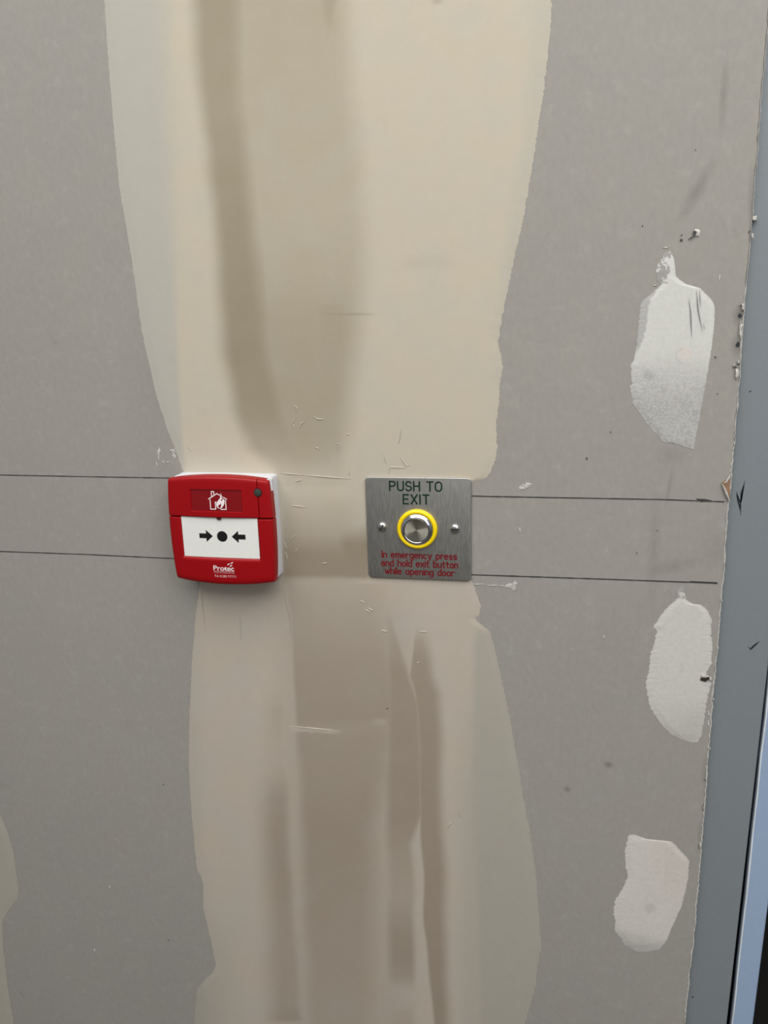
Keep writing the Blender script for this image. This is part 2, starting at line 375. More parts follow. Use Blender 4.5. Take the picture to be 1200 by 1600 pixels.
# ------------------------------------------------------------------ drawn lines and marks
def ribbon(mb, pts, wid, w=.0003, taper=False, wob=0):
    """flat stroke along pixel points; wid in pixels"""
    n = len(pts); L = []; R = []
    for i, (x, y) in enumerate(pts):
        a = pts[max(0, i-1)]; b = pts[min(n-1, i+1)]
        dx, dy = b[0]-a[0], b[1]-a[1]; d = math.hypot(dx, dy) or 1
        ww = wid*.5*(1 if not taper else math.sin(PI*(i+.35)/(n-.3)))*(1+wob*nz(x, y, .3))
        nx, ny = -dy/d*ww, dx/d*ww
        L.append(W(x+nx, y+ny, w)); R.append(W(x-nx, y-ny, w))
    for i in range(n-1): mb.poly([L[i], L[i+1], R[i+1], R[i]])
def dense(pts, step=6):
    out = []
    for (a, b), (c, d) in zip(pts, pts[1:]):
        k = max(1, int(math.hypot(c-a, d-b)/step))
        out += [(a+(c-a)*i/k, b+(d-b)*i/k) for i in range(k)]
    return out+[pts[-1]]
for pts_, lab in (([(-60, 741), (0, 742), (130, 744.5), (300, 747.5)], 'pencil line running left from the top of the red box'),
            ([(-60, 859), (0, 861.5), (130, 866), (300, 874)], 'pencil line running left from the bottom of the red box'),
            ([(725, 774.5), (760, 775.5), (900, 778), (1040, 780.5), (1132, 784)], 'pencil line running right from the top of the steel plate'),
            ([(725, 897.5), (800, 900), (950, 905), (1060, 909), (1121, 911)], 'pencil line running right from the bottom of the steel plate')):
    mb = MB(); ribbon(mb, dense(pts_, 8), 1.6 if pts_[0][0] > 0 else 1.3, wob=.5)
    if lab.startswith('pencil line running right from the top'):
        ribbon(mb, dense([(1088, 779), (1094, 782), (1106, 782.5)], 3), 4, .00032, True)
        ribbon(mb, dense([(1088, 784), (1092, 780), (1112, 782)], 3), 2.4, .00034, True)
    if lab.endswith('bottom of the steel plate'): ribbon(mb, dense([(1078, 909), (1121, 911)], 6), 2.6, .00032)
    o = mb.build('pencil_line', M['pencil'], wall); o['label'] = lab
mb = MB()
for s_ in ([(1076, 465), (1079, 485), (1081, 529)], [(1088, 450), (1091, 485), (1098, 520)], [(1093, 450), (1094, 470), (1095, 482)], [(1099, 505), (1101, 514)]):
    ribbon(mb, dense(s_, 5), 1.6 if s_[0][0] < 1092 else 1.0, .0011, True)
mb.build('pencil_scratch', M['scratch'], wall)
# screw hole in the middle patch
def blob(mb, cx, cy, rx, ry, w, n=14, k=.25, seed=0, h=0):
    ring = []
    for i in range(n):
        a = 2*PI*i/n; q = 1+k*nz(math.cos(a)*2, math.sin(a)*2+seed, 1.0, seed)*2
        ring.append((cx+rx*q*math.cos(a), cy+ry*q*math.sin(a)))
    if h:
        f = [W(cx+(x-cx)*.55, cy+(y-cy)*.55, w+h) for x, y in ring]; b = [W(x, y, w) for x, y in ring]
        i = len(mb.V); mb.V += f+b; mb.F.append(list(range(i, i+n)))
        for q in range(n): j = (q+1) % n; mb.F.append([i+q, i+n+q, i+n+j, i+j])
    else: mb.poly([W(x, y, w) for x, y in ring])
mb = MB(); blob(mb, 1102, 1060, 8, 5.5, .0011, seed=3); o = mb.build('screw_hole', M['hole'], wall)
mb = MB(); blob(mb, 1102, 1057, 6.5, 2.6, .0014, seed=5, h=.0012); blob(mb, 1110, 1061, 2, 3.4, .0013, seed=6, h=.0008); mb.build('torn_flap', M['gypsum'], wall)
# lone screw head dent near the top
mb = MB(); blob(mb, 1088, 364, 6.6, 6.6, .0003, k=.12, seed=2, h=.0006); mb.build('popped_screw_head', M['gypsum'], wall)
mb = MB(); blob(mb, 1085.5, 363.5, 3, 4, .0011, seed=4); ribbon(mb, dense([(1075, 374.5), (1080, 371.5), (1087, 368)], 2), 2.2, .0011, True)
for (x, y, r) in ((1064.5, 375, 2.1), (1065, 367.5, 1.2), (917, 716, 1.6), (1004, 353, 1.2), (1118, 558, 1.4), (1087, 234, .9), (1121, 615, .9), (994, 1063, 0), (263, 1469, .8), (605, 1107, 1.2), (954, 675, 1.0), (1173, 611, 1.2), (1171, 362, 1.6), (255, 1226, .8), (995, 864, .9), (1027, 829, .9)):
    if r: blob(mb, x, y, r, r, .0006, n=8, seed=x)
mb.build('dark_fleck', M['pencil'], wall)
# pale splashes and flecks of compound
mb = MB()
for (x, y, rx, ry) in ((802, 915, 5, 7), (796, 916, 6, 3), (770, 914.5, 10, 1.3), (748, 913, 9, 1.0), (784, 915.5, 5, 1.2), (822, 759, 9, 4), (815, 763, 4, 3), (812, 828, 2, 4), (248, 707, 2.2, 8), (255, 722, 2, 2.4), (262, 722, 2, 1.4),
                     (270, 704, 4, 2.6), (245, 725, 1.4, 5), (272, 712, 2.6, 5), (148, 1485, 1.3, 3.6), (171, 1386, 1.3, 2), (1124.5, 434, 1.6, 4.6), (1107, 1115, 1.5, 4), (1107, 1131, 1.5, 5), (894, 1015, 1, 1.2), (1040, 387, 5, 1), (1024, 446, 3, 1.3),
                     (944, 995, 1.2, 5), (376, 983, .7, 14), (375, 968, .7, 8)):
    blob(mb, x, y, rx, ry, .0002 if not 370 < x < 380 else .0008, k=.5, seed=x*.1, n=16, h=.0002)
fk = mb.build('compound_splash', M['gypsum'], wall); fk['label'] = 'pale dried splashes of compound'
# raised nicks in the wide compound: small ridges
M['ridge'] = simple('compound_ridge', (190, 182, 166), .9, nscale=200, namp=.08, spec=.2)
mb = MB()
def ridge(pts, r=.0004, w=.0006):
    P = [W(x, y, w) for x, y in dense(pts, 3)]; n = len(P); i0 = len(mb.V)
    for i, p in enumerate(P):
        d = (P[min(n-1, i+1)]-P[max(0, i-1)]).normalized(); side = d.cross(Vector((0, 1, 0))).normalized()
        rr = r*(.35+math.sin(PI*(i+.5)/n))
        mb.V += [p-side*rr, p+Vector((0, -rr*1.1, 0)), p+side*rr]
    for i in range(n-1):
        a = i0+i*3; mb.F.append([a, a+1, a+4, a+3]); mb.F.append([a+1, a+2, a+5, a+4])
for pts_ in ([(459, 634), (464, 637), (463, 643)], [(461, 653), (457, 662), (460, 668)], [(468, 669), (471, 662), (476, 659)], [(490, 650), (496, 655), (506, 655)], [(525, 693), (529, 694), (529, 704)], [(493, 699), (498, 701)],
           [(541, 678), (545, 679)], [(627, 669), (625, 685), (622, 693)], [(626, 715), (635, 728), (640, 727)], [(607, 740), (609, 730), (634, 731)], [(600, 710), (604, 724)], [(546, 735), (546, 743)], [(296, 698), (299, 704)],
           [(438, 739), (470, 742)], [(470, 742), (520, 746), (550, 748)], [(455, 790), (478, 792)], [(456, 842), (461, 836)], [(462, 862), (466, 857)], [(504, 880), (511, 880)], [(446, 862), (449, 873)], [(444, 845), (448, 858)],
           [(563, 938), (569, 942)], [(571, 952), (579, 957)], [(575, 950), (583, 954)], [(700, 1296), (702, 1288), (707, 1285)], [(718, 1270), (719, 1275)], [(596, 985), (606, 987)], [(655, 987), (668, 987)], [(462, 752), (470, 750)]):
    ridge(pts_, .00036)
ridge([(448, 1134), (480, 1137), (532, 1142)], .0005, .0003); ridge([(652, 1036), (656, 1035)], .0004)
mb.build('trowel_ridge', M['ridge'], wall)
mb = MB()
for pts_ in ([(314, 912), (317, 950), (322, 990)], [(443, 925), (452, 965), (455, 1000)]):
    ribbon(mb, dense(pts_, 6), .5, .0007, True)
M['hair'] = simple('hairline_crack', (152, 145, 132), .9)
mb.build('hairline_crack', M['hair'], wall)

# torn white paper along the board edge
V = []; Fc = []
N = 900
for i in range(N+1):
    y = 1640-i*(1700/N); ex = interp(EDGE, y)+1.6*nz(y, 0, .05)+1.0*nz(y, 3, .25)+(-(y-1600)*.085 if y > 1600 else 0)
    wd = 1.6+1.5*max(0, nz(y, 9, .035, 2))+1.3*nz(y, 9, .3, 3)
    if y < 450: wd *= .3
    elif y < 700: wd *= .7
    wd = max(.4, wd)*1.0
    lift = .0005+.0009*max(0, nz(y, 5, .08, 6))
    V += [W(ex-wd, y, .00015), W(ex-wd*.45, y, lift), W(ex+.5+.7*max(0, nz(y, 4, .2, 8)), y, -.0004), W(ex+.2, y, -.002)]
for i in range(N):
    a = i*4
    for k in range(3): Fc.append([a+k, a+k+1, a+k+5, a+k+4])
o = mesh_obj('torn_paper_edge', V, Fc, M['gypsum'], wall, True); o['label'] = 'ragged white edge of the board'
# knocks on that edge
mb = MB()
mb.slab([W(1128, 754, .002), W(1141, 747, .0008), W(1140, 785, .0008), W(1136, 779, .0012)], [W(1130, 756, .0001), W(1141, 748, .0001), W(1140, 784, .0001), W(1136, 778, .0001)])
mb.build('torn_brown_paper', M['kraft'], wall)
mb = MB()
ridge([(1128, 755), (1132, 764), (1140, 784)], .0007, .0015); ridge([(1129, 756), (1135, 753), (1142, 742)], .0007, .0012)
for (x, y, rx, ry) in ((1157, 515, 2.6, 14), (1161, 480, 2, 6), (1149, 572, 4, 2.4), (1151, 585, 3, 9), (1154, 566, 2.4, 3), (1176, 369, 2, 5), (1179, 341.5, 4.6, 4.2), (1128, 939, 1.2, 2.2), (1114.5, 1093, 1.4, 2.4), (1109, 1170, 1.4, 2.2), (1100, 1262, 1.6, 6), (1094, 1322, 1.8, 5), (1103, 1217, 1.5, 2.4)):
    blob(mb, x, y, rx, ry, .0004 if y != 341.5 else -.0035, k=.35, seed=y*.1, h=.0014 if y != 341.5 else .004)
mb.build('chipped_gypsum', M['gypsum'], wall)
mb = MB(); blob(mb, 1156.5, 493, 3, 3.4, .0005, seed=1); blob(mb, 1153, 538, 3, 4, .0005, seed=8); ribbon(mb, dense([(1146, 572), (1149, 571), (1156, 570)], 2), 1.4, .0024, True); ribbon(mb, dense([(1155, 478), (1158, 477)], 2), 1.2, .0008)
mb.build('edge_pit', M['marker'], wall)

# ------------------------------------------------------------------ door frame and leaf at the right
FW = -.005                                     # frame face lies 5 mm behind the board face
door = empty('door_1', (0, 0, 0)); door['kind'] = 'structure'; door['label'] = 'blue-grey steel door frame and pale blue door beside the wall'
def vline(px0, py0, px1, py1, w):
    a = W(px0, py0, w); b = W(px1, py1, w)
    return lambda z: a.x+(b.x-a.x)*(z-a.z)/(b.z-a.z)
gapL = vline(1199, 1051, 1136, 1597, FW); leafL = vline(1201.5, 1063, 1144, 1597, FW-.001); leafR = vline(1199, 1425, 1177, 1597, FW-.001)
ztop, zbot = 2.1, 0.0
x_e = W(1137, 800).x-.03
def post(name, fx0, fx1, w0, w1, mat, zb=zbot, zt=ztop, bev=.001, rows_=1):
    mb = MB(); S = []
    for k in range(rows_+1):
        z = zb+(zt-zb)*k/rows_; a, b = fx0(z), fx1(z)
        S.append([(a, -w1, z), (a, -(w0-bev), z), (a+bev, -w0, z), (b-bev, -w0, z), (b, -(w0-bev), z), (b, -w1, z)])
    for k in range(rows_):
        i = len(mb.V); mb.V += [Vector(p) for p in S[k]+S[k+1]]
        for q in range(6): j = (q+1) % 6; mb.F.append([i+q, i+j, i+6+j, i+6+q])
    mb.poly([Vector(p) for p in S[0]]); mb.poly([Vector(p) for p in S[-1]])
    bm = mb.build(name, mat, door)
    return bm
post('frame_jamb', lambda z: x_e, gapL, FW, FW-.06, M['frame'], zt=ztop+.05)
post('rubber_seal', lambda z: gapL(z)-.001, lambda z: leafL(z)+.002, FW-.008, FW-.05, M['gap'], rows_=40)
def lx(z): return leafL(z)+.0007*noise.noise(Vector((0, 0, z*30)))
post('door_stile', lx, leafR, FW-.001, FW-.045, M['leaf'], rows_=60)
post('edge_highlight', lambda z: lx(z)-.0002, lambda z: lx(z)+.0011+.0008*noise.noise(Vector((3, 0, z*18))), FW-.0006, FW-.004, M['edgewhite'], bev=.0002, rows_=60)  # thin pale strip: painted highlight down the left edge of the leaf
xr = lambda z: leafR(1.0)+.75
mg = NT('dark_glass'); mg.b.inputs['Base Color'].default_value = (.006, .006, .007, 1); mg.b.inputs['Roughness'].default_value = .08
post('dark_glass_pane', lambda z: leafR(z)-.002, xr, FW-.016, FW-.022, mg.m, zb=.1, zt=ztop-.1)
mb = MB(); mb.box(x_e, xr(0)+.1, -FW, -FW+.06, ztop+.05, ztop+.12); mb.build('frame_head', M['frame'], door)
mb = MB(); mb.box(leafR(0)-.001, xr(0), -FW+.001, -FW+.045, .0, .1); mb.box(leafR(ztop)-.001, xr(0), -FW+.001, -FW+.045, ztop-.1, ztop+.04); mb.build('door_rail', M['leaf'], door)
mb = MB(); mb.box(xr(0), xr(0)+.1, -FW, -FW+.06, 0, ztop+.05); mb.build('frame_jamb', M['frame'], door)
mb = MB()
wq = FW+.00015
for s_, wd in (([(1151, 768), (1153, 780), (1156, 795)], 3.0), ([(1152, 772), (1157, 786), (1158, 800)], 2), ([(1164, 751), (1160, 768), (1157, 790)], 3), ([(1162, 758), (1159, 775), (1155, 797)], 2), ([(1157, 765), (1158, 780), (1156, 798)], 1.4),
             ([(1156, 795), (1158, 806)], 1), ([(1171, 1015), (1178, 1009), (1187, 1002)], 2.6), ([(1169, 1010), (1174, 1015)], 1), ([(1172, 1016), (1184, 1005)], 1.6)):
    ribbon(mb, dense(s_, 3), wd, wq, True, .4)
mb.build('marker_scribble', M['marker'], door)
mb = MB(); blob(mb, 1082, 1558, 1.6, 1.2, wq, seed=2); blob(mb, 1171, 612, 1, 1.1, wq, seed=2); blob(mb, 1145, 1555, 1.2, 2, wq-.002, seed=2); mb.build('dark_fleck', M['marker'], door)

# ------------------------------------------------------------------ lettering helpers (local mm on a plane)
mm = .001
class Flat(MB):
    """flat shapes on plane at height w (mm); local x right, z up in mm"""
    def __init__(s, w): super().__init__(); s.w = w; s.wf = None
    def pt(s, x, z): return Vector((x*mm, -(s.w+(s.wf(x, z) if s.wf else 0))*mm, z*mm))
    def fill(s, pts):
        if sum(a[0]*b[1]-b[0]*a[1] for a, b in zip(pts, pts[1:]+pts[:1])) < 0: pts = pts[::-1]
        s.poly([s.pt(*p) for p in pts])
    def up(s, x, z, h): return s.pt(x, z)+Vector((0, -h*mm, 0))
    def disc(s, x, z, r, n=14, h=0):
        ring = [(x+r*math.cos(2*PI*k/n), z+r*math.sin(2*PI*k/n)) for k in range(n)]
        if not h: return s.fill(ring)
        c = s.up(x, z, h)
        for a, b in zip(ring, ring[1:]+ring[:1]): s.poly([c, s.pt(*a), s.pt(*b)])
    def stroke(s, pts, wd, cap=True):
        h = wd/2
        for (a, b), (c, d) in zip(pts, pts[1:]):
            l = math.hypot(c-a, d-b)
            if l < 1e-6: continue
            nx, nz_ = -(d-b)/l*h, (c-a)/l*h
            t = .05
            s.poly([s.pt(a-nx, b-nz_), s.pt(c-nx, d-nz_), s.up(c, d, t), s.up(a, b, t)])
            s.poly([s.up(a, b, t), s.up(c, d, t), s.pt(c+nx, d+nz_), s.pt(a+nx, b+nz_)])
        for p in (pts if cap else pts[1:-1]): s.disc(p[0], p[1], h, 10, .05)
    def build(s, name, mat, parent=None, smooth=False): return mesh_obj(name, s.V, s.F, mat, parent, smooth)
def arc(cx, cz, rx, rz, a0, a1, n=8): return [(cx+rx*math.cos(math.radians(a0+(a1-a0)*k/n)), cz+rz*math.sin(math.radians(a0+(a1-a0)*k/n))) for k in range(n+1)]
# engraver's single-stroke letters: unit height 1 for capitals, x-height .62
G = {
 'P': (.56, [[(0, 0), (0, 1), (.3, 1)]+arc(.3, .74, .26, .26, 90, -90)+[(0, .48)]]),
 'U': (.6, [[(0, 1), (0, .3)]+arc(.3, .3, .3, .3, 180, 360)+[(.6, 1)]]),
 'S': (.56, [arc(.28, .74, .26, .26, 25, 180, 8)+arc(.28, .74, .26, .24, 180, 262, 5)+arc(.28, .26, .28, .25, 78, -90, 8)+arc(.28, .26, .28, .26, -90, -160, 4)]),
 'H': (.58, [[(0, 0), (0, 1)], [(.58, 0), (.58, 1)], [(0, .52), (.58, .52)]]),
 'T': (.6, [[(0, 1), (.6, 1)], [(.3, 1), (.3, 0)]]),
 'O': (.64, [arc(.32, .66, .32, .34, 0, 180)+arc(.32, .34, .32, .34, 180, 360)+[(.64, .66)]]),
 'E': (.5, [[(.5, 1), (0, 1), (0, 0), (.5, 0)], [(0, .52), (.42, .52)]]),
 'X': (.6, [[(0, 0), (.6, 1)], [(0, 1), (.6, 0)]]),
 'I': (.0, [[(0, 0), (0, 1)]]),
 'n': (.4, [[(0, 0), (0, .62)], [(0, .42)]+arc(.2, .42, .2, .2, 180, 0)+[(.4, 0)]]),
 'm': (.6, [[(0, 0), (0, .62)], [(0, .47)]+arc(.15, .47, .15, .15, 180, 0)+[(.3, 0)], [(.3, .47)]+arc(.45, .47, .15, .15, 180, 0)+[(.6, 0)]]),
 'r': (.3, [[(0, 0), (0, .62)], arc(.2, .4, .2, .2, 180, 50, 5)]),
 'h': (.4, [[(0, 0), (0, 1)], [(0, .42)]+arc(.2, .42, .2, .2, 180, 0)+[(.4, 0)]]),
 'u': (.4, [[(0, .62), (0, .2)]+arc(.2, .2, .2, .2, 180, 360)+[(.4, .62)], [(.4, .62), (.4, 0)]]),
 'o': (.42, [arc(.21, .4, .21, .22, 0, 180)+arc(.21, .22, .21, .22, 180, 360)+[(.42, .4)]]),
 'e': (.42, [[(0, .34), (.42, .34)]+arc(.21, .41, .21, .21, 0, 180)+arc(.21, .22, .21, .22, 180, 315, 8)]),
 'c': (.4, [arc(.21, .41, .2, .21, 40, 180)+arc(.21, .21, .2, .21, 180, 320)]),
 'a': (.42, [arc(.2, .45, .18, .17, 150, 0, 6)+[(.4, 0)], arc(.2, .19, .2, .19, 60, 300, 10)+[(.4, .1)], [(.3, .36), (.4, .36)]]),
 'd': (.42, [[(.42, 1), (.42, 0)], arc(.21, .41, .21, .21, 0, 180)+arc(.21, .21, .21, .21, 180, 360)]),
 'b': (.42, [[(0, 1), (0, 0)], arc(.21, .41, .21, .21, 180, 0)+arc(.21, .21, .21, .21, 0, -180)]),
 'p': (.42, [[(0, -.3), (0, .62)], arc(.21, .41, .21, .21, 180, 0)+arc(.21, .21, .21, .21, 0, -180)]),
 'g': (.42, [arc(.21, .41, .21, .21, 0, 180)+arc(.21, .24, .21, .21, 180, 360), [(.42, .62), (.42, -.1)]+arc(.21, -.1, .21, .2, 0, -150)]),
 'y': (.42, [[(0, .62), (.21, .02)], [(.42, .62), (.18, -.22), (.04, -.3)]]),
 's': (.38, [arc(.19, .46, .18, .16, 30, 250, 8)+arc(.19, .16, .18, .16, 70, -150, 8)]),
 'l': (.0, [[(0, 0), (0, 1)]]),
 'i': (.0, [[(0, 0), (0, .62)], [(0, .84), (0, .87)]]),
 'x': (.4, [[(0, 0), (.4, .62)], [(0, .62), (.4, 0)]]),
 't': (.3, [[(.13, .88), (.13, .12)]+arc(.24, .12, .11, .12, 180, 280, 4), [(0, .62), (.3, .62)]]),
 'w': (.56, [[(0, .62), (.14, 0), (.28, .5), (.42, 0), (.56, .62)]]),
 ' ': (.26, [])}
def text_width(s, gap): return sum(G[c][0] for c in s)+gap*(len(s)-1)
def engrave(fl, s, cx, z, size, wd, gap=.2, width=None):
    tw = text_width(s, gap); sx = size if width is None else width/tw
    x = cx-tw*sx/2
    for c in s:
        for st in G[c][1]: fl.stroke([(x+a*sx, z+b*size) for a, b in st], wd)
        x += (G[c][0]+gap)*sx
def font_text(s, x0, z0, height, width, w, mat, name, parent, bold=0.0, wf=None):
    cu = bpy.data.curves.new('t', 'FONT'); cu.body = s; cu.size = 1; cu.offset = bold; cu.resolution_u = 4
    ob = bpy.data.objects.new('t', cu); C.objects.link(ob)
    bpy.context.view_layer.update()
    me = bpy.data.meshes.new_from_object(ob.evaluated_get(bpy.context.evaluated_depsgraph_get()))
    bpy.data.objects.remove(ob)
    xs = [v.co.x for v in me.vertices]; ys_ = [v.co.y for v in me.vertices]; a, b, c, d = min(xs), max(xs), min(ys_), max(ys_)
    for v in me.vertices:
        x = x0+(v.co.x-a)/(b-a)*width; z = z0+(v.co.y-c)/(d-c)*height
        v.co = (x*mm, -(w+(wf(x, z) if wf else 0))*mm, z*mm)
    me.materials.clear(); me.materials.append(mat); me.name = name
    o = bpy.data.objects.new(name, me); C.objects.link(o); o.parent = parent; return o

# ------------------------------------------------------------------ exit button plate
pc = W(653.6, 826.9, .0025)
plate = empty('exit_button', (pc.x, 0, pc.z), (0, math.radians(.3), 0))
plate['label'] = 'square steel push to exit plate with yellow-ringed round button'; plate['category'] = 'exit button'
def rrect(hx, hz, r, n=8):
    out = []
    for cx, cz, a in ((hx-r, hz-r, 0), (-hx+r, hz-r, 90), (-hx+r, -hz+r, 180), (hx-r, -hz+r, 270)): out += arc(cx, cz, r, r, a, a+90, n)
    return out
mb = MB(); levels = [(43, .2), (43, 2.1), (42.75, 2.4), (42.3, 2.5)]
rings = [[Vector((x*mm, -w*mm, z*mm)) for x, z in rrect(h*1.012, h*1.012, 3.6-(43-h))] for h, w in levels]
n = len(rings[0])
for r_ in rings: mb.V += r_
for k in range(len(rings)-1):
    for q in range(n): j = (q+1) % n; mb.F.append([k*n+q, k*n+j, (k+1)*n+j, (k+1)*n+q])
mb.F.append([(len(rings)-1)*n+q for q in range(n)]); mb.F.append([q for q in range(n)][::-1])
autosmooth(mb.build('plate', M['steel'], plate), 50)
PW = 2.56
f = Flat(PW); engrave(f, 'PUSH TO', -1.7, 32.4, 7.5, 1.3, .26, 42.6); f.build('lettering', M['green'], plate)['label'] = 'green words PUSH TO'
f = Flat(PW); engrave(f, 'EXIT', -1.4, 21.4, 7.6, 1.3, .3, 21); f.build('lettering', M['green'], plate)['label'] = 'green word EXIT'
for s_, z_, wd_, cx_ in (('In emergency press', -25.2, 62.5, .2), ('and hold exit button', -32.6, 64, .3), ('while opening door', -39.6, 58, .3)):
    f = Flat(PW); engrave(f, s_, cx_, z_, 5.7, 1.08, .2, wd_); f.build('lettering', M['redpaint'], plate)['label'] = 'dark red line of text: '+s_
bx, bz = -.8, .3
def prt(name, prof, mat, parent, cx=bx, cz=bz, n=96, ang=30):
    mb = MB(); mb.lathe([(r*mm, w*mm) for r, w in prof], 0, 0, n); o = autosmooth(mb.build(name, mat, parent), ang); o.location = (cx*mm, 0, cz*mm); return o
prt('button_ring', [(16.6, 2.4), (16.7, 4.0), (16.3, 5.2), (15.5, 5.9), (14.4, 6.1), (13.6, 5.8), (13.3, 5.0)], M['yellow'], plate, ang=80)
bt = empty('push_button', (0, 0, 0)); bt.parent = plate
prt('bezel', [(13.35, 2.4), (13.35, 5.8), (13.1, 6.2), (10.9, 7.6), (10.6, 7.7), (10.3, 7.5), (10.3, 5.0)], M['bezel'], bt)
prt('button_gap', [(10.35, 6.6), (0.0, 6.6)], M['slot'], bt)
prt('button_cap', [(9.95, 6.0), (9.95, 7.3), (9.75, 7.5), (9.3, 7.45), (5, 7.2), (0, 7.1)], M['button'], bt, n=128, ang=30)
for sx, sz, tilt, lab in ((-30.3, 1.2, 62, 'left screw with steep slot'), (30.2, 1.2, 0, 'right screw with level slot')):
    sc = prt('screw', [(3.9, 2.45), (3.9, 2.9), (3.6, 3.7), (3.0, 4.3), (2.0, 4.75), (0.9, 4.95), (0, 5.0)], M['chrome'], plate, sx, sz, 40, 60); sc['label'] = lab
    mb = MB(); a = math.radians(tilt+90*(tilt > 0)*0); ca, sa = math.cos(a), math.sin(a)
    q = [(-3.3, -.4), (3.3, -.4), (3.3, .4), (-3.3, .4)]
    fr = [(-3.1, 4.35), (-1.6, 4.98), (0, 5.06), (1.6, 4.98), (3.1, 4.35)]
    for (u0, w0), (u1, w1) in zip(fr, fr[1:]):
        mb.poly([Vector(((u*ca-v*sa)*mm, -w*mm, (u*sa+v*ca)*mm)) for u, v, w in ((u0, -.38, w0), (u1, -.38, w1), (u1, .38, w1), (u0, .38, w0))])
    mb.build('screw_slot', M['slot'], sc)

# ------------------------------------------------------------------ fire alarm call point
cc = W(344.4, 830.5, .027)
cp = empty('fire_alarm_call_point', (cc.x, 0, cc.z), (0, math.radians(.55), 0))
cp['label'] = 'red fire alarm break-glass call point on white back box'; cp['category'] = 'fire alarm call point'
H, HZ = 46.0, 46.9
def warp(a, b, k1=2.0, k2=3.4):
    ua, ub = abs(a)/H, abs(b)/HZ
    u = a*(1-k1/H*ub**2*ua**3) ; v = b*(1-k2/HZ*ua**2*ub**3)
    return u, v
WB, WR, WT = 0.3, 17.0, 26.0        # back box base, joint between box and cover, cover face
def bulge(a, b): return 2.4*(1-(a/H)**2)+.7*(1-(b/HZ)**2)
# white back box
mb = MB(); lv = [(1.0, WB), (1.0, WR-.6), (.99, WR)]
def ring_pts(k, w, r=2.2):
    base = rrect(43.6, 44.6, r, 5); out = []
    dens = []
    for (p, q) in zip(base, base[1:]+base[:1]):
        m_ = max(1, int(math.hypot(q[0]-p[0], q[1]-p[1])/5)); dens += [(p[0]+(q[0]-p[0])*i/m_, p[1]+(q[1]-p[1])*i/m_) for i in range(m_)]
    for a, b in dens:
        u, v = warp(a, b, .6, .5); out.append(Vector((u*k*mm, -w*mm, v*k*mm)))
    return out
rg = [ring_pts(k, w) for k, w in lv]; n = len(rg[0])
for r_ in rg: mb.V += r_
for k in range(2):
    for q in range(n): j = (q+1) % n; mb.F.append([k*n+q, k*n+j, (k+1)*n+j, (k+1)*n+q])
mb.F.append([2*n+q for q in range(n)]); mb.F.append(list(range(n))[::-1])
bb = autosmooth(mb.build('back_box', M['whitebox'], cp), 40)
mb = MB(); mb.slab([Vector((x*mm, -w*mm, z*mm)) for x, w, z in ((42.2, WR+6.4, 44.4), (45.6, WR+4.2, 44.0), (45.8, WR+4.2, 34.6), (42.9, WR+6.4, 34.4))], [Vector((x*mm, -(WR-1)*mm, z*mm)) for x, z in ((42.2, 44.4), (44.7, 44.0), (44.9, 34.6), (42.9, 34.4))])
mb.build('hinge_tab', M['whitebox'], bb)
mb = MB(); mb.slab([Vector((43.72*mm, -(WR-4+.9*math.cos(t))*mm, (29+.9*math.sin(t))*mm)) for t in [2*PI*k/10 for k in range(10)]], [Vector((42*mm, -(WR-4+.9*math.cos(t))*mm, (29+.9*math.sin(t))*mm)) for t in [2*PI*k/10 for k in range(10)]])
mb.build('screw_hole', M['slot'], bb)
def lins(a, b, n): return [a+(b-a)*k/n for k in range(n+1)]
def edges(a, b, r=1.8, n=20): 
    return [a+r*t for t in (0, .05, .15, .3, .5, .75)]+lins(a+r, b-r, n)+[b-r*t for t in (.75, .5, .3, .15, .05, 0)]
